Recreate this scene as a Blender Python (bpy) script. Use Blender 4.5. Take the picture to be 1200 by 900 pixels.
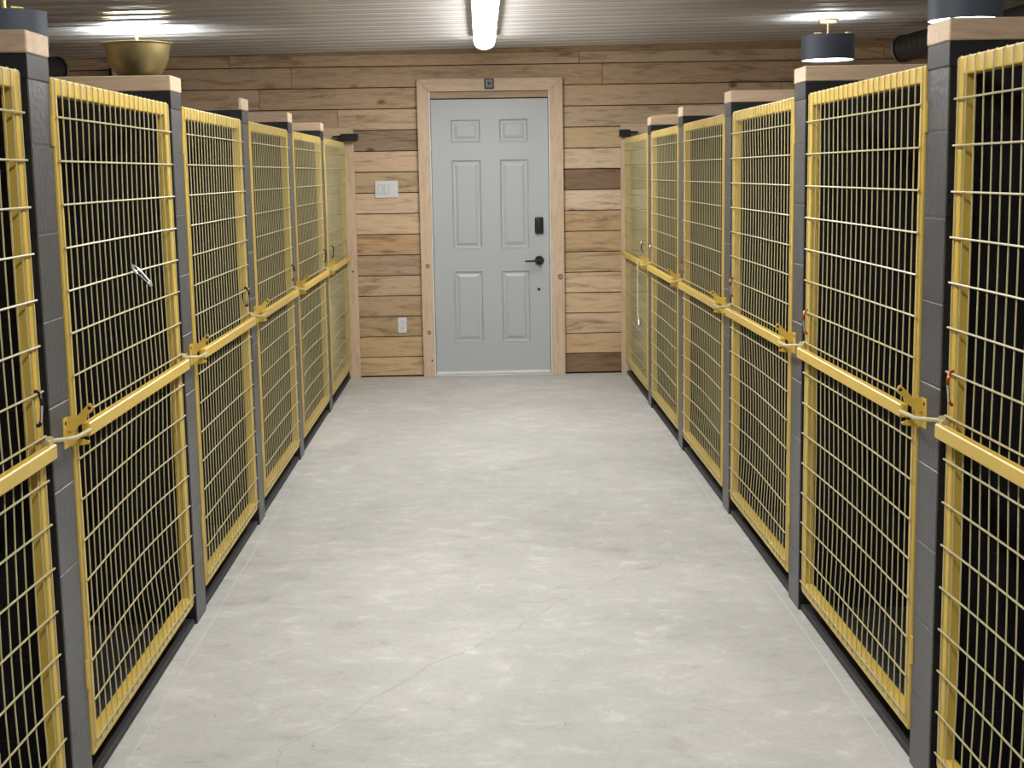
import bpy, bmesh, math, random
from mathutils import Vector, Matrix
random.seed(7)
for o in list(bpy.data.objects): bpy.data.objects.remove(o)
SC = bpy.context.scene; COL = SC.collection

# ------------------------------------------------------------------ camera
F, PITCH, YAW, ROLL = 1643.48, 0.1495, 0.0196, -0.0164
fw = Vector((math.sin(YAW)*math.cos(PITCH), math.cos(YAW)*math.cos(PITCH), -math.sin(PITCH)))
rt = Vector((math.cos(YAW), -math.sin(YAW), 0)); up = rt.cross(fw)
r2 = math.cos(ROLL)*rt + math.sin(ROLL)*up; u2 = -math.sin(ROLL)*rt + math.cos(ROLL)*up
cam = bpy.data.cameras.new('camera'); camo = bpy.data.objects.new('camera', cam); COL.objects.link(camo)
cam.sensor_width = 36; cam.lens = 36*F/1200; cam.clip_start = 0.05
M = Matrix((r2, u2, -fw)).transposed().to_4x4(); M.translation = Vector((-0.0056, -10.4606, 1.5054))
camo.matrix_world = M; SC.camera = camo

# ------------------------------------------------------------------ world, exposure, lamp strengths
W = bpy.data.worlds.new('world'); SC.world = W; W.use_nodes = True
W.node_tree.nodes['Background'].inputs[0].default_value = (0.9, 0.95, 1, 1)
W.node_tree.nodes['Background'].inputs[1].default_value = 0.05
SC.view_settings.view_transform = 'Standard'; SC.view_settings.look = 'None'
SC.view_settings.gamma = 1; SC.view_settings.use_curve_mapping = False
SC.view_settings.exposure = 2.25
TUBE = 10.4; TUBE_COL = (1.0, 0.98, 0.95); LAMP = 5.0; LAMP_COL = (0.82, 0.91, 1.0); BOWL_L = 14.0; UP_L = 7.0

XL, XR = -1.0006, 1.0581
WX = 3.42; YF = -12.6
def ceil_z(x): return 2.412 + 0.0108*x
LY = [-8.70, -7.2784, -5.8278, -4.4634, -3.0529, -1.5531]
RY = [-8.68, -7.2417, -5.8191, -4.4488, -3.0135, -1.6130]
PT = 0.155

# ------------------------------------------------------------------ helpers
def link(o, parent=None):
    COL.objects.link(o)
    if parent is not None: o.parent = parent
    return o
def obj(name, bm, mat, parent=None, loc=(0,0,0), smooth=False):
    bmesh.ops.recalc_face_normals(bm, faces=bm.faces)
    me = bpy.data.meshes.new(name); bm.to_mesh(me); bm.free()
    for m in (mat if isinstance(mat, (list, tuple)) else [mat]): me.materials.append(m)
    if smooth:
        for p in me.polygons: p.use_smooth = True
        try: me.set_sharp_from_angle(angle=math.radians(40))
        except Exception: pass
    o = bpy.data.objects.new(name, me); o.location = loc
    return link(o, parent)
def inst(name, me, parent=None, loc=(0,0,0)):
    o = bpy.data.objects.new(name, me); o.location = loc
    return link(o, parent)
def thing(name, label, cat, loc=(0,0,0), group=None):
    o = bpy.data.objects.new(name, None); o.location = loc; o.empty_display_size = 0.1; link(o)
    return tag(o, label, cat, group)
def tag(o, label, cat, group=None):
    o['label'] = label; o['category'] = cat
    if group: o['group'] = group
    return o
def struct(o): o['kind'] = 'structure'; return o
def sempty(name, loc=(0,0,0)):
    o = bpy.data.objects.new(name, None); o.location = loc; o.empty_display_size = .1; return struct(link(o))
def box(bm, x0, x1, y0, y1, z0, z1, bev=0, seg=1):
    v = [bm.verts.new((x, y, z)) for x in (x0, x1) for y in (y0, y1) for z in (z0, z1)]
    fs = [bm.faces.new([v[i] for i in q]) for q in ((0,1,3,2),(4,6,7,5),(0,4,5,1),(2,3,7,6),(0,2,6,4),(1,5,7,3))]
    if bev:
        es = set(e for f in fs for e in f.edges)
        bmesh.ops.bevel(bm, geom=list(es), offset=bev, segments=seg, affect='EDGES', profile=.6)
def BX(*a, **k):
    bm = bmesh.new(); box(bm, *a, **k); return bm
def frame(t):
    t = t.normalized(); a = Vector((0,0,1)) if abs(t.z) < .9 else Vector((1,0,0))
    n = t.cross(a).normalized(); return n, t.cross(n)
def tube(bm, pts, r, n=6, closed=False, cap=True):
    pts = [Vector(p) for p in pts]; rings = []; N = len(pts); pn = None
    for i, p in enumerate(pts):
        a = pts[i-1] if (i or closed) else pts[0]; b = pts[(i+1) % N] if (i < N-1 or closed) else pts[-1]
        t = (b-a)
        if t.length < 1e-9: t = Vector((0,0,1))
        t.normalize()
        if pn is None: n1, _ = frame(t)
        else: n1 = (pn - t*pn.dot(t)).normalized()
        pn = n1; n2 = t.cross(n1); rr = r[i] if isinstance(r, (list, tuple)) else r
        rings.append([bm.verts.new(p + (n1*math.cos(2*math.pi*k/n) + n2*math.sin(2*math.pi*k/n))*rr) for k in range(n)])
    for i in range(N if closed else N-1):
        A, B = rings[i], rings[(i+1) % N]
        for k in range(n): bm.faces.new((A[k], A[(k+1)%n], B[(k+1)%n], B[k]))
    if cap and not closed: bm.faces.new(rings[0][::-1]); bm.faces.new(rings[-1])
def lathe(bm, prof, n=48, c=(0,0,0), close=False):
    rings = []
    for r, z in prof:
        if r < 1e-6: rings.append([bm.verts.new((c[0], c[1], c[2]+z))])
        else: rings.append([bm.verts.new((c[0]+r*math.cos(2*math.pi*k/n), c[1]+r*math.sin(2*math.pi*k/n), c[2]+z)) for k in range(n)])
    L = len(rings)
    for i in range(L if close else L-1):
        A, B = rings[i], rings[(i+1) % L]
        for k in range(n):
            a, b, c2, d = A[k%len(A)], A[(k+1)%len(A)], B[(k+1)%len(B)], B[k%len(B)]
            vs = []
            for v in (a, b, c2, d):
                if v not in vs: vs.append(v)
            if len(vs) >= 3:
                try: bm.faces.new(vs)
                except ValueError: pass
def prism(bm, poly, fn0, fn1):
    A = [bm.verts.new(fn0(p)) for p in poly]; B = [bm.verts.new(fn1(p)) for p in poly]; n = len(poly)
    bm.faces.new(A[::-1]); bm.faces.new(B)
    for i in range(n): bm.faces.new((A[i], A[(i+1)%n], B[(i+1)%n], B[i]))

# ------------------------------------------------------------------ materials
def mat(name, col=(.5,.5,.5), rough=.5, metal=0, spec=.5):
    m = bpy.data.materials.new(name); m.use_nodes = True; b = m.node_tree.nodes['Principled BSDF']
    b.inputs['Base Color'].default_value = (*col, 1); b.inputs['Roughness'].default_value = rough
    b.inputs['Metallic'].default_value = metal; b.inputs['Specular IOR Level'].default_value = spec
    return m
class NB:
    def __init__(s, m): s.t = m.node_tree; s.b = s.t.nodes['Principled BSDF']
    def n(s, typ, **k):
        nd = s.t.nodes.new(typ)
        for a, v in k.items():
            if a.startswith('i_'): nd.inputs[a[2:].replace('_', ' ')].default_value = v
            else: setattr(nd, a, v)
        return nd
    def l(s, a, b): s.t.links.new(a, b)
    def noise(s, vec, scale, detail=4, rough=.55, dist=0, w=None):
        nd = s.n('ShaderNodeTexNoise', noise_dimensions='4D' if w is not None else '3D')
        nd.inputs['Scale'].default_value = scale; nd.inputs['Detail'].default_value = detail
        nd.inputs['Roughness'].default_value = rough; nd.inputs['Distortion'].default_value = dist
        s.l(vec, nd.inputs['Vector'])
        if w is not None: s.l(w, nd.inputs['W'])
        return nd.outputs['Fac']
    def ramp(s, fac, stops):
        r = s.n('ShaderNodeValToRGB'); e = r.color_ramp.elements
        while len(e) < len(stops): e.new(.5)
        for el, (p, c) in zip(e, stops): el.position = p; el.color = (*c, 1) if len(c) == 3 else c
        s.l(fac, r.inputs['Fac']); return r.outputs['Color']
    def mapping(s, vec, scale):
        m = s.n('ShaderNodeMapping'); m.inputs['Scale'].default_value = scale; s.l(vec, m.inputs['Vector']); return m.outputs['Vector']
    def mix(s, fac, a, b, mode='MIX'):
        m = s.n('ShaderNodeMix', data_type='RGBA', blend_type=mode)
        for v, i in ((fac, 0), (a, 6), (b, 7)):
            if hasattr(v, 'is_linked') : s.l(v, m.inputs[i])
            elif i == 0: m.inputs[0].default_value = v
            else: m.inputs[i].default_value = (*v, 1)
        return m.outputs[2]
    def bump(s, h, strength, dist=.002):
        b = s.n('ShaderNodeBump'); b.inputs['Strength'].default_value = strength; b.inputs['Distance'].default_value = dist
        s.l(h, b.inputs['Height']); s.l(b.outputs['Normal'], s.b.inputs['Normal'])

def wood(name, scale_vec, base_from_object=True, base=(.5,.35,.2), contrast=1.0, rough=.55):
    m = mat(name, base, rough, spec=.3); q = NB(m)
    pos = q.n('ShaderNodeNewGeometry').outputs['Position']; oi = q.n('ShaderNodeObjectInfo')
    w = q.n('ShaderNodeMath', operation='MULTIPLY'); q.l(oi.outputs['Random'], w.inputs[0]); w.inputs[1].default_value = 60
    v = q.mapping(pos, scale_vec)
    g1 = q.noise(v, 3.0, 5, .6, 1.2, w.outputs[0])          # broad grain figure
    g2 = q.noise(v, 14.0, 4, .6, .4, w.outputs[0])          # fine grain
    col = oi.outputs['Color'] if base_from_object else None
    c = 1.0*contrast
    r1 = q.ramp(g1, [(.30, (1-.58*c, 1-.63*c, 1-.68*c)), (.40, (1-.26*c, 1-.30*c, 1-.34*c)), (.50, (1-.04*c, 1-.05*c, 1-.06*c)), (.62, (1,1,1)), (.72, (1-.10*c, 1-.16*c, 1-.22*c))])
    r2 = q.ramp(g2, [(.3, (.80,.77,.73)), (.55, (1,1,1))])
    a = q.mix(1.0, col if col is not None else base, r1, 'MULTIPLY')
    a = q.mix(.75, a, r2, 'MULTIPLY')
    vk = q.n('ShaderNodeTexVoronoi', voronoi_dimensions='4D'); vk.inputs['Scale'].default_value = 4.2
    vs = q.mapping(pos, tuple(min(1.6, max(.55, k)) for k in scale_vec)); q.l(vs, vk.inputs['Vector']); q.l(w.outputs[0], vk.inputs['W'])
    kn = q.ramp(vk.outputs['Distance'], [(.06, (1,1,1)), (.11, (.6,.6,.6)), (.17, (0,0,0))])
    a = q.mix(kn, a, q.mix(1.0, a, (.38,.24,.15), 'MULTIPLY'))
    q.l(a, q.b.inputs['Base Color']); q.bump(g2, .25, .0015)
    return m
M_plank = wood('cedar_plank', (.9, 5.0, 6.5))
M_plank_y = wood('cedar_plank_side', (5.0, 1.0, 9.0))
M_casing_v = wood('pine_casing_upright', (7.0, 7.0, .8), base_from_object=False, base=(.74,.575,.405), contrast=.32)
M_casing_h = wood('pine_casing_level', (.8, 7.0, 7.0), base_from_object=False, base=(.74,.575,.405), contrast=.32)
M_cap = wood('pine_cap', (1.0, 8.0, 8.0), base_from_object=False, base=(.73,.555,.39), contrast=.32)
M_dark = mat('dark_gap', (.012,.009,.007), .9)

def concrete():
    m = mat('concrete_floor', (.5,.5,.47), .62, spec=.35); q = NB(m)
    pos = q.n('ShaderNodeNewGeometry').outputs['Position']
    n1 = q.noise(pos, 1.1, 6, .6, .6); v = q.mapping(pos, (2.2, 3.0, 1)); n2 = q.noise(v, 3.2, 9, .72, .5); n3 = q.noise(pos, 55, 3, .6)
    a = q.ramp(n1, [(.3, (.47,.47,.45)), (.5, (.54,.54,.52)), (.68, (.61,.605,.575))])
    b = q.ramp(n2, [(.30, (.70,.695,.69)), (.43, (.95,.95,.95)), (.55, (1.02,1.02,1.01)), (.66, (1.24,1.24,1.24))])
    a = q.mix(.85, a, b, 'MULTIPLY'); c = q.ramp(n3, [(.3, (.93,.93,.93)), (.6, (1,1,1))]); a = q.mix(1, a, c, 'MULTIPLY')
    vo = q.n('ShaderNodeTexVoronoi'); vo.inputs['Scale'].default_value = 5.5; q.l(pos, vo.inputs['Vector'])
    s = q.ramp(vo.outputs['Distance'], [(.018, (.3,.29,.27)), (.03, (1,1,1))]); a = q.mix(.75, a, s, 'MULTIPLY')
    q.l(a, q.b.inputs['Base Color'])
    rr = q.ramp(n2, [(.3, (.48,)*3), (.7, (.68,)*3)]); q.l(rr, q.b.inputs['Roughness']); q.bump(n3, .15, .001)
    return m
M_floor = concrete()
M_line = mat('chalk_line', (.60,.60,.585), .7); M_crack = mat('crack', (.38,.37,.35), .9)
def block(name, c0, c1, rough):
    m = mat(name, c0, rough, spec=.5); q = NB(m)
    pos = q.n('ShaderNodeNewGeometry').outputs['Position']; n = q.noise(pos, 60, 4, .6); n2 = q.noise(pos, 9, 3, .5)
    q.l(q.ramp(n2, [(.35, c0), (.7, c1)]), q.b.inputs['Base Color']); q.bump(n, .55, .003); return m
M_black = block('black_block_paint', (.010,.010,.012), (.015,.015,.018), .38)
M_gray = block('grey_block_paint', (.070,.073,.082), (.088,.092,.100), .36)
M_plate = mat('charcoal_plate', (.015,.017,.021), .5)
M_kerb = mat('black_kerb_paint', (.02,.02,.022), .6)
def gold(name, col, rough):
    m = mat(name, col, rough, spec=.5); q = NB(m)
    pos = q.n('ShaderNodeNewGeometry').outputs['Position']; n = q.noise(pos, 7, 3)
    q.l(q.ramp(n, [(.3, tuple(c*.93 for c in col)), (.7, col)]), q.b.inputs['Base Color']); return m
M_gold = gold('yellow_gold_enamel', (.76,.53,.10), .34)
M_wire = gold('yellow_gold_wire', (.58,.52,.285), .32)
M_door = mat('grey_door_paint', (.50,.53,.55), .42); M_white = mat('white_plastic', (.78,.79,.82), .35)
M_blk = mat('black_plastic', (.012,.012,.013), .35); M_steel = mat('brushed_steel', (.5,.5,.5), .35, 1.0)
M_weather = mat('white_weather_strip', (.8,.82,.8), .5); M_alu = mat('aluminium_threshold', (.75,.76,.74), .35, .7)
M_brass = mat('satin_brass', (.72,.56,.24), .28, 1.0); M_bowl = mat('brushed_brass_bowl', (.60,.50,.24), .38, .85)
M_copper = mat('copper_anodised', (.55,.16,.05), .3, .8); M_silver = mat('silver_anodised', (.75,.76,.78), .25, .9)
M_cord = mat('pale_yellow_cord', (.75,.66,.35), .6)
M_fabric = mat('black_linen_shade', (.095,.115,.155), .5); M_fabin = mat('white_shade_lining', (.8,.8,.8), .7)
M_duct = mat('black_flexible_duct', (.030,.029,.029), .45)
M_house = mat('white_enamel_housing', (.8,.8,.8), .4)
def emis(name, col, s):
    m = mat(name, (.8,.8,.8), .5); b = m.node_tree.nodes['Principled BSDF']
    b.inputs['Emission Color'].default_value = (*col, 1); b.inputs['Emission Strength'].default_value = s; return m
M_tube = emis('lit_tube_diffuser', TUBE_COL, TUBE); M_lamp = emis('lit_lamp_diffuser', LAMP_COL, LAMP)
M_bowlight = emis('lit_bowl_bulb', LAMP_COL, BOWL_L); M_uplight = emis('lit_upper_bulb', LAMP_COL, UP_L)
def ceiling_mat():
    m = mat('glossy_steel_ceiling', (.6,.58,.56), .36, 0, .5); q = NB(m)
    pos = q.n('ShaderNodeNewGeometry').outputs['Position']
    v = q.mapping(pos, (.25, 6, 1)); n = q.noise(v, 3, 3, .5); n2 = q.noise(q.mapping(pos, (1.2, 9, 1)), 4, 2, .5)
    q.l(q.ramp(n, [(.3, (.56,.54,.52)), (.7, (.66,.64,.62))]), q.b.inputs['Base Color'])
    q.b.inputs['Coat Weight'].default_value = .6; q.b.inputs['Coat Roughness'].default_value = .07
    q.bump(n2, .12, .003); return m
M_ceil = ceiling_mat()
M_backpaint = mat('dark_back_wall', (.10,.09,.08), .7)

# ------------------------------------------------------------------ floor
fl = struct(obj('floor', BX(-WX, WX, YF, 0.02, -.08, 0), M_floor))
for x in (-0.955, 1.025):
    bm = bmesh.new(); pts = [(x + random.uniform(-.004,.004), -8.6 + i*.4) for i in range(21)]
    for (x0, y0), (x1, y1) in zip(pts, pts[1:]):
        w = random.uniform(.0012, .0035)
        v = [bm.verts.new(p) for p in ((x0-w, y0, .0006), (x0+w, y0, .0006), (x1+w, y1, .0006), (x1-w, y1, .0006))]; bm.faces.new(v)
    obj('chalk_line', bm, M_line, fl)
crk = [(-.57,-7.15),(-.562,-6.998),(-.567,-6.888),(-.424,-6.72),(-.364,-6.584),(-.226,-6.362),(-.202,-6.289),(-.085,-6.164),(-.003,-6.062),(.092,-5.965),
       (.105,-5.903),(.242,-5.665),(.325,-5.569),(.434,-5.45),(.537,-5.312),(.644,-5.238),(.696,-5.146),(.768,-5.064)]
fine = []
for a, b in zip(crk, crk[1:]):
    for k in range(5):
        t = k/5; j = .007 if k else 0
        fine.append((a[0]+(b[0]-a[0])*t+random.uniform(-j,j), a[1]+(b[1]-a[1])*t+random.uniform(-j,j)))
bm = bmesh.new()
for (x0,y0),(x1,y1) in zip(fine, fine[1:]):
    w = random.uniform(.0006,.0016); dx, dy = x1-x0, y1-y0; L = math.hypot(dx,dy) or 1; nx, ny = -dy/L*w, dx/L*w
    bm.faces.new([bm.verts.new(p) for p in ((x0-nx,y0-ny,.0005),(x0+nx,y0+ny,.0005),(x1+nx,y1+ny,.0005),(x1-nx,y1-ny,.0005))])
obj('crack', bm, M_crack, fl)

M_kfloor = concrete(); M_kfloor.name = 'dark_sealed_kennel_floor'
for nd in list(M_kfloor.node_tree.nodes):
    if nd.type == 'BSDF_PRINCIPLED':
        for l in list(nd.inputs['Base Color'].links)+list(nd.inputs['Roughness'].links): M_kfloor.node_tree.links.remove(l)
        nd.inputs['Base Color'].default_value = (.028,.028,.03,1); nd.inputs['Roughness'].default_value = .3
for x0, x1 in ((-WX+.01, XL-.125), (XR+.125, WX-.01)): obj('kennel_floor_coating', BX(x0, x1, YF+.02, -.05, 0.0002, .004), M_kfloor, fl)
# ------------------------------------------------------------------ ceiling (ribbed steel panels, ribs across the aisle)
ce = sempty('ceiling', (0, 0, 2.412)); ce.rotation_euler = (0, -math.atan(.0108), 0)
PW = .9144
bm = bmesh.new(); prof = []
for k in range(4):
    y = k*PW/4
    prof += [(y+.0,0),(y+.089,0),(y+.095,-.003),(y+.107,-.003),(y+.113,0),(y+.178,0),(y+.191,-.009),(y+.213,-.009),(y+.2265,0)]
prof.append((PW-.001, 0)); prof.append((PW-.001, .004)); 
A = [bm.verts.new((-WX+.01, y, z)) for y, z in prof]; B = [bm.verts.new((WX-.01, y, z)) for y, z in prof]
for i in range(len(prof)-1): bm.faces.new((A[i], A[i+1], B[i+1], B[i]))
T0 = [bm.verts.new((-WX+.01, 0, .03)), bm.verts.new((-WX+.01, PW-.001, .03))]; T1 = [bm.verts.new((WX-.01, 0, .03)), bm.verts.new((WX-.01, PW-.001, .03))]
bm.faces.new((T0[0], T0[1], T1[1], T1[0])); bm.faces.new([A[0], B[0], T1[0], T0[0]]); bm.faces.new([A[-1], T0[1], T1[1], B[-1]])
bm.faces.new([T0[0]] + A + [T0[1]]); bm.faces.new([T1[0]] + B + [T1[1]])
pan = obj('steel_panel', bm, M_ceil, ce, (0, -PW-.005, 0)); pm = pan.data
y = -PW*2-.005
while y > YF-.5: inst('steel_panel', pm, ce, (0, y, 0)); y -= PW

# ------------------------------------------------------------------ plank walls
def plank_col(row, xc, side=0):
    base = random.choice([(.66,.50,.335),(.70,.53,.355),(.62,.46,.30),(.67,.50,.325),(.72,.56,.385)])
    k = random.uniform(.92, 1.06)
    return (base[0]*k*1.03, base[1]*k*1.01, base[2]*k*1.0, 1)
PZ = .1525
rows = [(k*PZ+.003 if k else .012, (k+1)*PZ-.003) for k in range(16)]
def add_plank(parent, x0, x1, z0, z1, col, m=M_plank, axis='x', at=0.0, inward=-1, th=.018):
    j = random.uniform(0, .003)
    if axis == 'x': bm = BX(x0, x1, at+inward*(.002), at+inward*(th+j), z0, z1, bev=.002)
    else: bm = BX(at+inward*.002, at+inward*(th+j), x0, x1, z0, z1, bev=.002)
    o = obj('plank', bm, m, parent); o.color = col; return o
wb = struct(obj('wall_back', BX(-WX, WX, .0205, .12, 0, 2.50), M_dark))
DX0, DX1, DZ = -.385, .512, 2.10           # door opening hidden behind the casing
special = {}
def far_wall():
    rnd = random.Random(11)
    for k, (z0, z1) in enumerate(rows):
        full = z0 > DZ-.02
        if k == 15: z1 = 2.372
        segs = [(-WX+.005, WX-.005)] if full else [(-WX+.005, DX0-.003), (DX1+.003, WX-.005)]
        if z0 < 2.19 < z1+.15 and not full and False: pass
        for a, b in segs:
            x = a; cuts = [a]
            # butt joints only above the gates' height or behind the kennels
            while True:
                x += rnd.uniform(1.1, 2.6)
                if x > b-.35: break
                cx = x
                if z1 < 1.84 and -1.02 < cx < 1.1: cx = -1.15 if cx < 0 else 1.2
                if cx-cuts[-1] > .3 and b-cx > .3: cuts.append(cx)
            cuts.append(b)
            for c0, c1 in zip(cuts, cuts[1:]):
                col = plank_col(k, (c0+c1)/2)
                mid = (c0+c1)/2; left = c1 < 0 and c1 > -.9; right = c0 > 0 and c0 < .9
                dk = None
                if left: dk = {11:(.27,.19,.12), 9:(.43,.31,.18), 6:(.46,.29,.15), 5:(.38,.27,.165), 3:(.42,.29,.165), 2:(.40,.275,.15), 10:(.54,.38,.235), 8:(.56,.40,.25), 4:(.48,.34,.21), 7:(.57,.40,.24), 1:(.5,.34,.18), 0:(.53,.37,.2)}.get(k)
                if right: dk = {9:(.22,.14,.08), 0:(.22,.14,.08), 10:(.58,.43,.28), 8:(.60,.46,.32), 7:(.47,.31,.17), 6:(.48,.32,.175), 5:(.48,.34,.19), 4:(.60,.43,.26), 3:(.58,.41,.24), 2:(.56,.40,.26), 1:(.53,.36,.2), 11:(.48,.34,.19)}.get(k)
                if dk: col = (dk[0]*1.34, dk[1]*1.42, dk[2]*1.54, 1)
                if z0 > 1.83: col = tuple(c*.86 for c in col[:3]) + (1,)  # upper planks get less light; that dimming is put into their colour
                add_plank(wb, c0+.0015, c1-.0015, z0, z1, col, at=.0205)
    # strip above the last row follows the ceiling line
    bm = bmesh.new()
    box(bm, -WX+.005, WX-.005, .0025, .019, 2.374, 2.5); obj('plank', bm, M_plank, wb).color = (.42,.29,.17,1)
far_wall()
for side, nm in ((-1, 'wall_left'), (1, 'wall_right')):
    w = struct(obj(nm, BX(side*WX, side*(WX+.1), YF, .0, 0, 2.50), M_dark))
    for k, (z0, z1) in enumerate(rows):
        if k == 15: z1 = 2.372 if side < 0 else 2.44
        ys = [-.002, -3.1-.4*(k%3), -6.6-.5*(k%2), -9.9, YF]
        for b, a in zip(ys, ys[1:]): add_plank(w, a+.0015, b-.0015, z0, z1, plank_col(k, 0), M_plank_y, 'y', side*WX, -side)
struct(obj('wall_front', BX(-WX, WX, YF-.1, YF, 0, 2.50), M_backpaint))

# ------------------------------------------------------------------ door casing, posts
def mitred(name, pts, m):      # pts: 4 (x,z) corners
    bm = bmesh.new(); prism(bm, pts, lambda p: (p[0], -.0185, p[1]), lambda p: (p[0], -.038, p[1]))
    bmesh.ops.bevel(bm, geom=list(bm.edges), offset=.002, segments=1, affect='EDGES')
    return struct(obj(name, bm, m))
xl0, xl1, xr1, xr0, zt0, zt1 = -.461, -.377, .507, .603, 2.188, 2.098
t1 = mitred('trim_1', [(xl0, 0), (xl1, 0), (xl1, zt1), (xl0, zt0)], M_casing_v)
t2 = mitred('trim_2', [(xr1, 0), (xr0, 0), (xr0, zt0), (xr1, zt1)], M_casing_v)
t3 = mitred('trim_3', [(xl0+.002, zt0), (xl1+.001, zt1), (xr1-.001, zt1), (xr0-.002, zt0)], M_casing_h)
M_knot = mat('dark_knot', (.16,.08,.04), .7); M_knot2 = mat('knot_centre', (.42,.27,.16), .6)
def knot(parent, x, z, r, solid=False):
    bm = bmesh.new(); lathe(bm, [(r, 0), (r, .0012), (r*.70, .0012), (r*.70, 0)] if not solid else [(r, 0), (r, .0012), (0, .0012)], 18)
    bmesh.ops.rotate(bm, verts=bm.verts, matrix=Matrix.Rotation(math.pi/2, 3, 'X')); bmesh.ops.scale(bm, vec=(.85,1,1), verts=bm.verts)
    o = obj('knot', bm, M_knot, parent, (x, -.038, z))
    if not solid:
        bm = bmesh.new(); lathe(bm, [(r*.7, 0), (r*.7, .0006), (0, .0006)], 14)
        bmesh.ops.rotate(bm, verts=bm.verts, matrix=Matrix.Rotation(math.pi/2, 3, 'X')); bmesh.ops.scale(bm, vec=(.85,1,1), verts=bm.verts)
        obj('knot_centre', bm, M_knot2, o)
knot(t2, .572, .735, .022); knot(t1, -.413, .83, .018); knot(t1, -.413, .335, .016); knot(t1, -.395, .125, .008, True)
# upright boards that close the kennel fronts against the plank wall, with mitred header boards
p4 = mitred('trim_4', [(-1.017, 0), (-.932, 0), (-.932, 1.848), (-1.017, 1.768)], M_casing_v)
p5 = mitred('trim_5', [(1.026, 0), (1.104, 0), (1.104, 1.768), (1.026, 1.848)], M_casing_v)
mitred('trim_6', [(-3.38, 1.768), (-1.019, 1.768), (-.934, 1.848), (-3.38, 1.848)], M_casing_h)
mitred('trim_7', [(1.028, 1.848), (1.106, 1.768), (3.38, 1.768), (3.38, 1.848)], M_casing_h)
knot(p4, -.965, .80, .009, True)
for s, x0, x1, lab in ((-1, -1.02, -.895, 'small black block on top of the left upright board at the plank wall'), (1, 1.012, 1.092, 'small black block on top of the right upright board at the plank wall')):
    t = thing('stop_block', lab, 'block', ((x0+x1)/2, -.04, 1.752), None)
    obj('block_body', BX(-(x1-x0)/2, (x1-x0)/2, -.075, 0.0015, 0, .052, bev=.004), M_blk, t)
    obj('mounting_bar', BX(-.06-(x1-x0)/2 if s < 0 else (x1-x0)/2-.001, -(x1-x0)/2+.001 if s < 0 else .06+(x1-x0)/2, -.03, 0.0015, .028, .04, bev=.002), M_blk, t)

# ------------------------------------------------------------------ door
d = sempty('door_1', (0, 0, 0))
dx0, dx1, dz0, dz1 = -.3636, .4935, .012, 2.042
FY = .004            # front face of the slab
panels = [(-.225,.003,1.729,1.899), (.131,.348,1.729,1.899), (-.223,-.004,.950,1.606), (.132,.347,.948,1.606), (-.214,-.004,.246,.790), (.136,.347,.250,.790)]
xs = [dx0, -.222, -.002, .133, .348, dx1]; zs = [dz0, .248, .790, .949, 1.606, 1.729, 1.899, dz1]
bm = bmesh.new(); V = {}
def vv(i, j):
    if (i, j) not in V: V[(i, j)] = bm.verts.new((xs[i], FY, zs[j]))
    return V[(i, j)]
for i in range(5):
    for j in range(7):
        if i in (1, 3) and j in (1, 3, 5): continue
        bm.faces.new((vv(i,j), vv(i+1,j), vv(i+1,j+1), vv(i,j+1)))
box(bm, dx0, dx1, FY+.012, FY+.044, dz0, dz1)
for a, b, c, e in ((dx0,dx0,dz0,dz1),(dx1,dx1,dz0,dz1),(dx0,dx1,dz0,dz0),(dx0,dx1,dz1,dz1)):
    if a == b: q = ((a,FY,c),(a,FY,e),(a,FY+.012,e),(a,FY+.012,c))
    else: q = ((a,FY,c),(b,FY,c),(b,FY+.012,c),(a,FY+.012,c))
    bm.faces.new([bm.verts.new(p) for p in q])
slab = obj('slab', bm, M_door, d)
for i in (1, 3):
    for j in (1, 3, 5):
        x0, x1, z0, z1 = xs[i], xs[i+1], zs[j], zs[j+1]; bm = bmesh.new(); prev = None
        for ins, dep in ((0, 0), (.005, -.003), (.014, .0105), (.028, .0105), (.047, .0015), (.052, .0012)):
            ring = [bm.verts.new((x, FY+dep, z)) for x, z in ((x0+ins,z0+ins),(x1-ins,z0+ins),(x1-ins,z1-ins),(x0+ins,z1-ins))]
            if prev:
                for k in range(4): bm.faces.new((prev[k], prev[(k+1)%4], ring[(k+1)%4], ring[k]))
            prev = ring
        bm.faces.new(prev); obj('door_panel', bm, M_door, d)
M_headj = wood('shade_darkened_head_board', (.8, 7, 7), base_from_object=False, base=(.50,.37,.25), contrast=.5)  # recess shade is put into the head board's darker base colour
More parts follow.
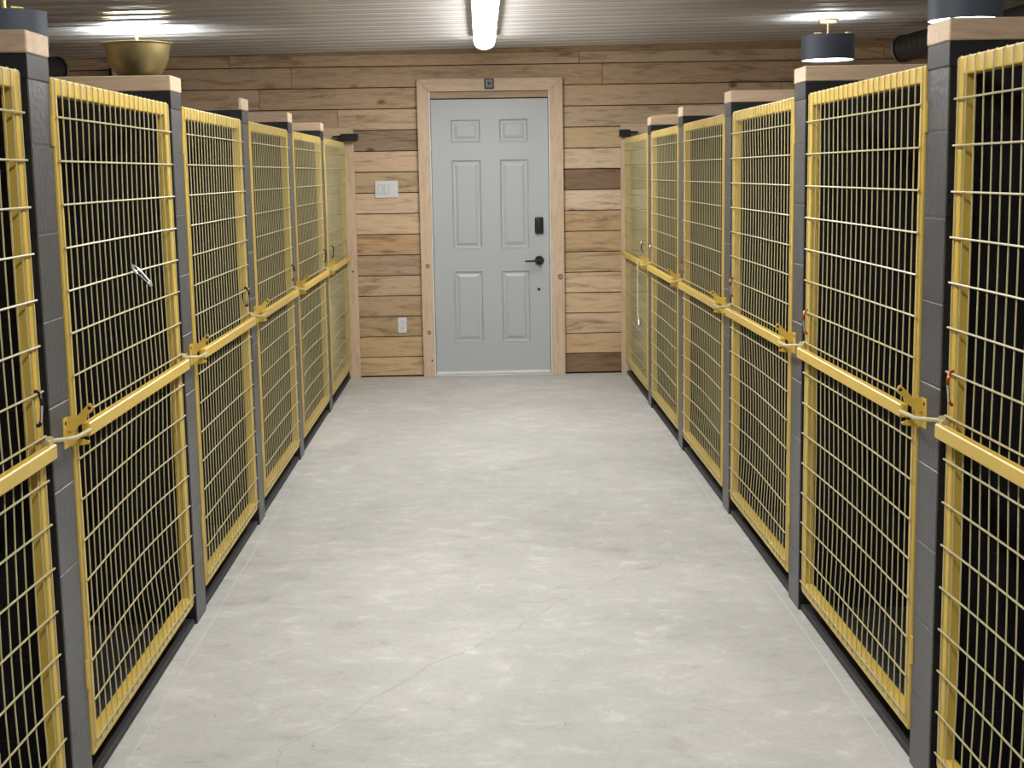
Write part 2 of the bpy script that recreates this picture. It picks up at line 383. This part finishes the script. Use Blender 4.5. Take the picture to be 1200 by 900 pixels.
# jamb, weather strip, threshold
obj('jamb', BX(dx0-.0125, dx0-.004, -.0375, .0195, 0, 2.098), M_weather, d)
obj('jamb', BX(dx1+.004, dx1+.0125, -.0375, .0195, 0, 2.098), M_weather, d)
obj('head_jamb', BX(dx0-.005, dx1+.003, -.012, .0195, 2.050, 2.0975, bev=.002), M_headj, d)
obj('threshold', BX(dx0-.01, dx1+.01, -.055, .003, .0, .011, bev=.003), M_alu, d)
obj('door_sweep', BX(dx0, dx1, -.003, .0025, .013, .034, bev=.001), M_weather, d)
for z in (1.72, 1.00, .255):
    bm = bmesh.new(); tube(bm, [(dx0-.003, -.004, z-.045), (dx0-.003, -.004, z+.045)], .007, 10)
    box(bm, dx0-.002, dx0+.008, .0005, .0038, z-.045, z+.045); obj('hinge', bm, M_steel, d)
def disc_y(bm, x, y0, y1, z, r, n=28, bev=.15):
    n0 = len(bm.verts); ret = []
    prof = [(0, y0), (r, y0), (r, y1+(y0-y1)*.3), (r*.85, y1), (0, y1)]
    rings = []
    for rr, y in prof:
        rings.append([bm.verts.new((x, y, z))] if rr == 0 else [bm.verts.new((x+rr*math.cos(2*math.pi*k/n), y, z+rr*math.sin(2*math.pi*k/n))) for k in range(n)])
    for A, B in zip(rings, rings[1:]):
        for k in range(n):
            vs = []
            for v in (A[k%len(A)], A[(k+1)%len(A)], B[(k+1)%len(B)], B[k%len(B)]):
                if v not in vs: vs.append(v)
            bm.faces.new(vs)
bm = bmesh.new(); disc_y(bm, .418, FY, -.014, .857, .034); rose = obj('handle_rose', bm, M_blk, d, smooth=True)
bm = bmesh.new(); tube(bm, [(.418,-.012,.857),(.418,-.052,.857),(.41,-.062,.857),(.38,-.064,.857),(.31,-.062,.855)], [.011,.011,.010,.008,.007], 12)
obj('lever', bm, M_blk, rose, smooth=True)
bm = BX(.388, .450, -.022, FY, 1.055, 1.178, bev=.012, seg=3); kp = obj('keypad_lock', bm, M_blk, d, smooth=True)
bm = bmesh.new(); disc_y(bm, .419, -.0215, -.025, 1.085, .014, 20); obj('thumb_turn', bm, mat('dark_gloss', (.03,.03,.03), .15), kp)
bm = bmesh.new(); disc_y(bm, .413, FY+.001, FY-.0015, .641, .012, 18); obj('bore_plug', bm, M_blk, d)
obj('strike_plate', BX(dx1+.003, dx1+.0155, -.034, -.0285, .825, .90, bev=.002), M_blk, d)

t = thing('door_sensor', 'small black sensor box on the pine board above the grey door', 'sensor', (.067, -.038, 2.113))
obj('sensor_body', BX(-.034,.034,-.032,.001,0,.072, bev=.008, seg=2), M_blk, t)
bm = bmesh.new(); disc_y(bm, 0, -.0315, -.035, .036, .013, 16); obj('lens', bm, mat('lens_glass', (.02,.02,.025), .5), t)

M_grayp = mat('grey_shadow_line_plastic', (.33,.34,.36), .5)
t = thing('light_switch', 'white three-gang switch plate on the plank wall left of the grey door', 'switch', (-.702, -.0035, 1.399))
obj('plate', BX(-.085,.085,-.007,.002,-.062,.062, bev=.003), M_white, t)
for x in (-.046, 0, .046):
    if x < .04: obj('rocker_opening', BX(x-.018,x+.018,-.0078,-.006,-.035,.035), M_grayp, t)
    if x < .04: obj('rocker', BX(x-.016,x+.016,-.0115,-.006,-.033,.033, bev=.002), M_white, t)
    else: obj('blank_insert', BX(x-.0165,x+.0165,-.009,-.006,-.0335,.0335, bev=.001), M_white, t)
t = thing('wall_outlet', 'white duplex power outlet low on the plank wall left of the door', 'outlet', (-.614, -.0035, .391))
obj('plate', BX(-.034,.034,-.006,.002,-.058,.058, bev=.003), M_white, t)
for z in (-.024, .024):
    r = obj('receptacle', BX(-.016,.016,-.008,-.005,z-.014,z+.014, bev=.0015), M_white, t)
    bm = bmesh.new(); box(bm,-.007,-.005,-.0085,-.0075,z-.002,z+.007); box(bm,.005,.007,-.0085,-.0075,z-.002,z+.007); obj('slots', bm, M_blk, r)

# ------------------------------------------------------------------ block partitions (black concrete block with plate and pine cap)
CH = .198; cache = {}
def block_mesh(L, H, a, end):
    key = (round(L,3), round(H,3), a, end)
    if key in cache: return cache[key]
    bm = BX(-L/2, L/2, -PT/2, PT/2, 0, H, bev=.0028)
    bmesh.ops.recalc_face_normals(bm, faces=bm.faces)
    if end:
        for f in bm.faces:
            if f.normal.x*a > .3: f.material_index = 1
    me = bpy.data.meshes.new('block'); bm.to_mesh(me); bm.free(); me.materials.append(M_black); me.materials.append(M_gray)
    cache[key] = me; return me
ordL = ['', 'nearest', 'second nearest', 'third', 'fourth', 'farthest']
def partition(side, idx, y0):
    a = 1 if side == 'left' else -1; XF = XL if a > 0 else XR; out = -a
    if idx == 0: lab = 'black block kennel partition beside the viewer at the near end of the %s row' % side
    else:
        lab = {1: 'black block kennel partition with pine cap in the %s row, nearest and largest in view', 2: 'black block partition with pine cap between the first and second full gates of the %s row',
               3: 'black block partition between the second and third full gates of the %s row', 4: 'black block partition with pine cap between the third and fourth full gates of the %s row',
               5: 'black block partition with pine cap before the farthest gate of the %s row'}[idx] % side
        if idx == 3: lab += ', ' + ('with only a short pine end piece' if side == 'left' else 'under a long pine cap')
    t = thing('kennel_partition', lab, 'partition', (XF, y0+PT/2, 0), 'kennel partitions')
    Lw = WX - .03 - abs(XF)
    bm = BX(min(out*.0018, out*(Lw-.004)), max(out*.0018, out*(Lw-.004)), -PT/2+.0018, PT/2-.0018, 0, 1.728); bmesh.ops.recalc_face_normals(bm, faces=bm.faces)
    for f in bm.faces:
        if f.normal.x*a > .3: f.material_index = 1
    core = obj('mortar', bm, [M_black, M_gray], t)
    for r in range(9):
        z0 = r*CH + .0015; h = (CH-.003) if r < 8 else 1.728-z0
        x = 0; first = True; L = .397 if r % 2 == 0 else .197
        while x < Lw-.02:
            Lc = min(L, Lw-x)
            inst('block', block_mesh(Lc, h, a, first), t, (out*(x+Lc/2), 0, z0))
            x += Lc + .003; L = .397; first = False
    obj('top_plate', BX(min(-a*-.001, out*Lw), max(a*.001, out*Lw), -PT/2-.002, PT/2+.002, 1.7285, 1.784, bev=.002), M_plate, t)
    if side == 'left' and idx == 3: Lw = .014
    obj('pine_cap', BX(min(a*.003, out*Lw), max(a*.003, out*Lw), -PT/2-.004, PT/2+.004, 1.7845, 1.834, bev=.003), M_cap, t)
    # forked latch keeper screwed to the aisle end
    if idx >= 1:
        yk = .035 - PT/2 + .02
        k = bmesh.new(); X = lambda w: a*w*.70
        zc = .915
        def pr(poly, y0_, y1_): prism(k, poly, lambda p: (X(p[0]), y0_, zc+p[1]), lambda p: (X(p[0]), y1_, zc+p[1]))
        ky = PT/2 - .035
        box(k, min(X(.0),X(.004)), max(X(.0),X(.004)), ky-.03, ky+.006, zc-.038, zc+.034)              # screw flange on the block face
        pr([(.0,.034),(.070,.036),(.066,.024),(.040,.012),(.022,-.002),(.0,-.004)], ky, ky+.004)          # upper prong
        pr([(.0,-.012),(.022,-.014),(.040,-.019),(.070,-.024),(.070,-.032),(.030,-.036),(.0,-.036)], ky, ky+.004)  # lower petal
        pr([(.0,.0),(.022,-.002),(.022,-.016),(.0,-.016)], ky, ky+.004)
        kp_ = obj('latch_keeper', k, M_gold, t)
        e = bmesh.new(); pts = [(.030,.032),(.072,.062)] + [(.078+.012*math.cos(q), .054+.012*math.sin(q)) for q in (1.6, .9, .2, -.5, -1.1)] + [(.062,.034)]
        prism(e, pts, lambda p: (X(p[0]), ky+.006, zc+p[1]), lambda p: (X(p[0]), ky+.010, zc+p[1]))
        ear = obj('keeper_ear', e, M_gold, kp_)
        s = bmesh.new(); tube(s, [(X(.078), ky+.004, zc+.054), (X(.078), ky+.0115, zc+.054)], .004, 8); tube(s, [(X(.003), ky-.018, zc+.022), (X(.0065), ky-.018, zc+.022)], .0045, 8)
        obj('screw', s, M_blk, kp_)
        p = bmesh.new(); lip = [(.040,.024),(.070,.036)]
        v = [(X(.022),ky+.004,zc-.014),(X(.070),ky+.004,zc-.024),(X(.068),ky+.020,zc-.028),(X(.03),ky+.022,zc-.022)]
        v2 = [(q[0], q[1], q[2]-.004) for q in v]
        A_ = [p.verts.new(q) for q in v]; B_ = [p.verts.new(q) for q in v2]; p.faces.new(A_); p.faces.new(B_[::-1])
        for i in range(4): p.faces.new((A_[i], B_[i], B_[(i+1)%4], A_[(i+1)%4]))
        obj('flared_lip', p, M_gold, kp_)
    return t
for i, y in enumerate(LY): partition('left', i, y)
for i, y in enumerate(RY): partition('right', i, y)

# ------------------------------------------------------------------ gates
ZB, ZT = .086, 1.742; ZR = .9045
def gate(side, idx, ya, yb):
    a = 1 if side == 'left' else -1; XF = XL if a > 0 else XR
    names = {0:'nearest, cut by the frame edge', 1:'first full one, largest in view', 2:'second full one', 3:'third full one', 4:'fourth full one', 5:'farthest, against the plank wall'}
    t = thing('kennel_gate', 'yellow-gold wire mesh kennel gate in the %s row, %s' % (side, names[idx]), 'gate', (XF, (ya+yb)/2, 0), 'kennel gates')
    h = (yb-ya)/2; SW = .040; D = .030
    X0, X1 = sorted((a*.004, -a*(D-.004)))
    rnd = random.Random(idx*7+(a > 0)); ph = rnd.uniform(0, 6); amp = rnd.uniform(.003, .007)
    def st(y0, y1, z0, z1, name): obj(name, BX(X0, X1, y0, y1, z0, z1, bev=.004, seg=2), M_gold, t)
    st(-h, -h+SW, ZB, ZT, 'stile'); st(h-SW, h, ZB, ZT, 'stile')
    st(-h+SW, h-SW, ZT-SW, ZT, 'top_rail'); st(-h+SW, h-SW, ZB, ZB+SW, 'bottom_rail')
    # wires on the aisle face, bowed by use
    def bow(y, z):
        e = (1-(y/h)**2)*max(0, min(1, (z-ZB-.02)/.2))*max(0, min(1, (ZT-.02-z)/.2))
        return -e*amp*(1.0+.35*math.sin(1.6*y/h+ph)) * (2.0 if z < .88 else .9) * abs(math.sin(math.pi*(z-.9)/.84))
    bm = bmesh.new(); wf = .0065
    n = max(2, round((2*h-.03)/.0535)); zsamp = [ZB+.014+(ZT-.004-ZB-.014)*k/16 for k in range(17)]
    for i in range(n+1):
        y = -h+.013+(2*h-.026)*i/n
        tube(bm, [(a*(wf+bow(y, z)), y, z) for z in zsamp[:-1]] + [(a*(wf+.0005), y, ZT-.006), (a*(wf-.008), y, ZT+.0015)], .0019, 5)
    k = 0; z = 1.651
    while z > ZB+.02:
        tube(bm, [(a*(wf+.0045+bow(-h+2*h*j/14, z)), (-h+.006)+(2*h-.012)*j/14, z) for j in range(15)], .0025, 6); z -= .10165
    wm = obj('wire_mesh', bm, M_wire, t, smooth=True)
    # cross rail, reaching past the latch stile over the block face
    c0, c1 = sorted((a*.0135, a*.034))
    y_end = h - .004 if idx < 5 else h-.01
    obj('cross_rail', BX(c0, c1, -h+.035, y_end, ZR-.017, ZR+.017, bev=.003), M_gold, t)
    if idx < 5:
        # latch rod: pivots on a tab above the rail end and reaches into the keeper
        bm = bmesh.new(); zz = ZR+.024
        tube(bm, [(a*.020, h-.03, zz), (a*.022, h-.002, zz-.001), (a*.038, h+.09, zz-.013), (a*.042, h+.12, zz-.016), (a*.044, h+.225, zz-.018)], .0054, 10)
        rod = obj('latch_rod', bm, M_wire, t, smooth=True)
        bm = bmesh.new(); prism(bm, [(h-.03,-.0075),(h+.0,-.0075),(h-.002,.006),(h-.012,.012)], lambda p: (a*.012, p[0], zz+p[1]), lambda p: (a*.026, p[0], zz+p[1]))
        obj('latch_tab', bm, M_wire, t)
    for z in (.30, 1.62):
        bm = bmesh.new(); tube(bm, [(a*.000, -h-.007, z-.036), (a*.000, -h-.007, z+.036)], .0075, 10)
        box(bm, min(-a*.007,-a*.02), max(-a*.007,-a*.02), -h-.012, -h+.002, z-.03, z+.03)
        obj('hinge', bm, M_gold, t, smooth=True)
    return t
bays = {}
for side, Y in (('left', LY), ('right', RY)):
    for i in range(6):
        ya = Y[i] + PT + .005; yb = (Y[i+1] - .068) if i < 5 else -.085
        gate(side, i, ya, yb); bays[(side, i)] = (ya, yb)
        a = 1 if side == 'left' else -1; XF = XL if a > 0 else XR
        e = Y[i+1] if i < 5 else -.0385
        kx0, kx1 = sorted((XF - a*.008, XF - a*.12))
        kk = obj('threshold_strip', BX(kx0, kx1, Y[i]+PT+.003, e-.003, 0, .022, bev=.004), M_kerb)
        tag(kk, 'low black strip on the concrete under the %s kennel gate of the %s row' % (['cut-off near', 'first full', 'second full', 'third full', 'fourth full', 'farthest'][i], side), 'threshold', 'threshold strips')

# ------------------------------------------------------------------ carabiners clipped to the gate wires
def carabiner(loc, ang, m1, m2, label, twist=0, roll=0):
    t = thing('carabiner', label, 'carabiner', loc, 'carabiners on the gates')
    t.rotation_euler = (ang, roll, twist)
    # local YZ plane, hangs from top centre (0,0,0); long axis -z, 70 mm
    body = []; 
    for q in range(0, 181, 20): body.append((0, .019*math.cos(math.radians(q)), -.019+.021*math.sin(math.radians(q))))
    body = body[::-1]
    low = [(0, .011*math.cos(math.radians(q)), -.064-.011*math.sin(math.radians(q))) for q in range(0, 181, 30)]
    pts = [(0,-.019,-.028)] + body + [(0,.017,-.035),(0,.012,-.058)] + low
    bm = bmesh.new(); tube(bm, pts, .0040, 8); obj('body', bm, m1, t, smooth=True)
    bm = bmesh.new(); tube(bm, [(0,-.0185,-.026),(0,-.0115,-.066)], .0034, 8); obj('spring_gate', bm, m2, t, smooth=True)
g = 'left'
xo = .006
carabiner((XL+xo, -7.385, 1.044), 0, M_blk, M_silver, 'black carabiner with silver gate on the nearest left kennel gate', .9)
carabiner((XL+xo, -6.47, 1.262), 0, M_silver, M_blk, 'silver and black carabiner clipped slantwise high on the first full left gate', -.1, -.75)
carabiner((XL+xo, -4.60, 1.048), 0, M_blk, M_silver, 'black carabiner on the second full left kennel gate beside its latch', .9)
carabiner((XL+xo, -3.16, 1.048), 0, M_blk, M_silver, 'black carabiner on the third full left kennel gate beside its latch', .9)
carabiner((XL+xo, -1.66, 1.048), 0, M_blk, M_blk, 'black carabiner on the fourth full left kennel gate beside its latch', .9)
carabiner((XL+xo, -1.20, 1.048), 0, M_blk, M_blk, 'black carabiner on the farthest left kennel gate near the plank wall', .9)
carabiner((XR-xo, -7.345, 1.044), 0, M_copper, M_silver, 'copper-coloured carabiner on the nearest right kennel gate', -.9)
carabiner((XR-xo, -5.915, 1.044), 0, M_copper, M_silver, 'copper-coloured carabiner on the first full right kennel gate', -.9)
carabiner((XR-xo, -4.55, 1.048), 0, M_copper, M_silver, 'copper-coloured carabiner on the second full right kennel gate', -.9)
carabiner((XR-xo, -3.11, 1.048), 0, M_copper, M_silver, 'copper-coloured carabiner on the third full right kennel gate', -.9)
carabiner((XR-xo, -1.71, 1.048), 0, M_silver, M_silver, 'silver carabiner on the fourth full right kennel gate', -.9)
carabiner((XR-xo, -1.23, 1.048), 0, M_silver, M_blk, 'silver carabiner on the farthest right kennel gate above the hanging cord', -.9)
t = thing('pull_cord', 'pale yellow cord hanging from the latch on the farthest right gate', 'cord', (XR-.012, -1.27, .93))
bm = bmesh.new(); tube(bm, [(0,0,0),(-.03,0,-.002),(-.033,.003,-.02),(-.034,.005,-.2),(-.033,.0,-.36),(-.030,-.03,-.40)], .0045, 8); obj('cord', bm, M_cord, t, smooth=True)
bm = bmesh.new(); tube(bm, [(-.030,-.03,-.395),(-.030,-.05,-.43)], .008, 8); obj('cord_end', bm, M_silver, t, smooth=True)

# ------------------------------------------------------------------ lights
def wrap_light(y0, y1, lab):
    xc = .035; z = ceil_z(xc)-.0195
    t = thing('strip_light', lab, 'ceiling light', (xc, (y0+y1)/2, z), 'strip lights along the aisle ceiling')
    h = (y1-y0)/2
    obj('housing', BX(-.074,.074,-h+.01,h-.01,-.034,0, bev=.004), M_house, t)
    bm = bmesh.new(); n = 14; R_ = []
    ys = [(-h, .25), (-h+.008, .62), (-h+.025, .88), (-h+.05, 1), (h-.05, 1), (h-.025, .88), (h-.008, .62), (h, .25)]
    for y, s in ys:
        R_.append([bm.verts.new((.066*s*math.cos(math.pi+math.pi*k/n), y, -.033+.045*(.45+.55*s)*math.sin(math.pi+math.pi*k/n))) for k in range(n+1)])
    for A_, B_ in zip(R_, R_[1:]):
        for k in range(n): bm.faces.new((A_[k], A_[k+1], B_[k+1], B_[k]))
    bm.faces.new(R_[0]); bm.faces.new(R_[-1][::-1])
    obj('diffuser', bm, M_tube, t, smooth=True)
wrap_light(-3.35, -.90, 'long white lit strip light on the ceiling above the aisle')
wrap_light(-7.10, -4.65, 'second lit strip light on the ceiling, just above the top of the picture')
wrap_light(-10.85, -8.40, 'third lit strip light on the ceiling, above the viewer')

def drum(x, y, ztop, dia, hh, lab, zc):
    t = thing('drum_lamp', lab, 'lamp', (x, y, zc), 'black drum lamps over the kennels')
    zt = ztop-zc; r = dia/2
    bm = bmesh.new(); lathe(bm, [(0,-.001),(.062,-.001),(.062,-.016),(.052,-.026),(0,-.026)], 32); obj('canopy', bm, M_brass, t, smooth=True)
    bm = bmesh.new(); tube(bm, [(0,0,-.02),(0,0,zt-.01)], .0085, 12); obj('stem', bm, M_brass, t, smooth=True)
    bm = bmesh.new(); lathe(bm, [(r,zt),(r,zt-hh),(r-.004,zt-hh),(r-.004,zt)], 56, close=True); obj('shade', bm, M_fabric, t, smooth=True)
    bm = bmesh.new(); lathe(bm, [(0,-.0),(r*.9,0),(r-.006,.006),(r-.006,.012),(0,.012)], 48, (0,0,zt-hh+.004)); obj('diffuser', bm, M_lamp, t, smooth=True)
    bm = bmesh.new()
    for k in range(3):
        q = 2*math.pi*k/3+.5; tube(bm, [(0,0,zt-.006),(.9965*r*math.cos(q)*.985,.9965*r*math.sin(q)*.985,zt-.004)], .004, 6)
    obj('spider', bm, M_brass, t, smooth=True)
    for k in range(5):
        q0 = 2*math.pi*k/5+.15; bm = bmesh.new()
        tube(bm, [((r-.002)*math.cos(q0+j*.06),(r-.002)*math.sin(q0+j*.06),zt+.003) for j in range(6)], .0045, 6)
        obj('rim_clip', bm, M_brass, t, smooth=True)
    bm = bmesh.new(); lathe(bm, [(0,.0),(r*.45,.0),(r*.45,.02),(0,.02)], 28, (0,0,zt-.05)); obj('bulb_tray', bm, M_uplight, t, smooth=True)
    bm = bmesh.new(); tube(bm, [(0,0,zt-.012),(0,0,zt-hh+.012)], .006, 8); obj('inner_stem', bm, M_brass, t)
def cz(x): return ceil_z(x)-.0195
drum(2.165, -1.58, 2.315, .325, .150, 'smaller-looking black drum lamp on a brass stem, over the far right kennels', cz(2.165))
drum(2.175, -4.05, 2.297, .325, .150, 'black drum lamp cut by the top edge above the nearest right partition', cz(2.13))
drum(-2.05, -4.18, 2.226, .35, .150, 'black drum lamp with brass stem at the top left corner', cz(-2.05))
X, Yb, zr = -2.03, -1.88, 2.300
t = thing('bowl_lamp', 'brass bowl uplight hanging from a thin brass stem on the left', 'lamp', (X, Yb, cz(X)))
zt = zr-cz(X); r = .198
bm = bmesh.new(); prof = [(r+.012,zt-.006),(r+.012,zt),(r-.004,zt+.002),(r-.010,zt-.012),(r*.945,zt-.045),(r*.90,zt-.09),(r*.80,zt-.14),(r*.64,zt-.185),(r*.40,zt-.215),(0,zt-.222)]
lathe(bm, [(r-.014,zt-.004)] + prof[::1][0:0] + [(r-.002,zt+.002),(r+.012,zt+.001),(r+.013,zt-.004),(r-.004,zt-.010)] + prof[4:], 64)
inn = [(r-.014,zt-.004),(r*.92,zt-.045),(r*.87,zt-.09),(r*.77,zt-.138),(r*.60,zt-.18),(r*.36,zt-.208),(0,zt-.214)]
lathe(bm, inn, 64); bmesh.ops.remove_doubles(bm, verts=bm.verts, dist=.0003)
obj('bowl', bm, M_bowl, t, smooth=True)
bm = bmesh.new(); lathe(bm, [(0,-.012),(r*.88,-.012),(r*.88,0),(0,0)], 40, (0,0,zt-.022)); obj('light_disc', bm, M_bowlight, t, smooth=True)
bm = bmesh.new(); tube(bm, [(0,0,-.01),(0,0,zt-.18)], .009, 12); obj('stem', bm, M_brass, t, smooth=True)
bm = bmesh.new(); lathe(bm, [(0,-.001),(.055,-.001),(.055,-.012),(0,-.012)], 28); obj('canopy', bm, M_brass, t, smooth=True)

# ------------------------------------------------------------------ ducts, box
def duct(side, pts, r, lab):
    t = thing('flexible_duct', lab, 'duct', tuple(pts[0]))
    P = []; rad = []; base = Vector(pts[0]); tot = 0
    vs = [Vector(p)-base for p in pts]
    for A_, B_ in zip(vs, vs[1:]):
        n = max(2, int((B_-A_).length/.0125)*1)
        for k in range(n): P.append(A_+(B_-A_)*(k/n)); rad.append(r*(1.0 if (len(P) % 4) < 2 else .94))
    bm = bmesh.new(); tube(bm, P, rad, 20); obj('ribbed_hose', bm, M_duct, t, smooth=True)
    ring = []; ax = (vs[1]-vs[0]).normalized(); n1, n2 = frame(ax)
    bm = bmesh.new(); tube(bm, [ax*.01 + (n1*math.cos(q*math.pi/12)+n2*math.sin(q*math.pi/12))*(r+.004) for q in range(24)], .006, 6, closed=True)
    obj('end_collar', bm, M_steel, t, smooth=True)
def curve(P, n=10):
    out = []; P = [P[0]] + P + [P[-1]]; P = [Vector(p) for p in P]
    for i in range(1, len(P)-2):
        for k in range(n):
            s = k/n; a, b, c, e = P[i-1:i+3]
            out.append(.5*((2*b)+(-a+c)*s+(2*a-5*b+4*c-e)*s*s+(-a+3*b-3*c+e)*s**3))
    out.append(P[-2]); return out
duct('right', curve([(2.88,-.75,2.295),(3.04,-1.25,2.325),(3.15,-2.0,2.33),(3.15,-4.0,2.33),(3.15,-7.5,2.33)]), .090, 'black ribbed flexible duct under the ceiling at the far right corner')
duct('left', curve([(-2.90,-.55,2.25),(-3.07,-1.1,2.26),(-3.22,-2.0,2.26),(-3.22,-5.0,2.26),(-3.22,-7.5,2.26)]), .088, 'black ribbed flexible duct behind the partitions at the far left')
t = thing('utility_box', 'white box with a dark edge on the plank wall behind the brass bowl', 'box', (-2.47, .0, 2.18))
obj('box_body', BX(-.18,.0,-.075,-.001,-.12,.115, bev=.006), M_white, t); obj('edge_strip', BX(-.198,-.1805,-.08,-.001,-.12,.118, bev=.002), M_blk, t)

t = thing('wood_offcut', 'thin splintered pine offcut lying on the pine cap before the farthest right gate', 'offcut', (XR+.12, RY[5]+PT/2, 1.834))
bm = bmesh.new(); prism(bm, [(-.12,-.03),(.0,-.026),(.13,-.03),(.15,.0),(.11,.028),(-.02,.022),(-.11,.03)], lambda p: (p[0], p[1], 0.0005), lambda p: (p[0], p[1], .011))
obj('pine_strip', bm, M_cap, t)
bm = bmesh.new(); prism(bm, [(-.09,-.016),(.06,-.012),(.10,.006),(-.07,.018)], lambda p: (p[0], p[1], .0112), lambda p: (p[0]+.004, p[1], .019)); obj('splinter', bm, M_cap, t)
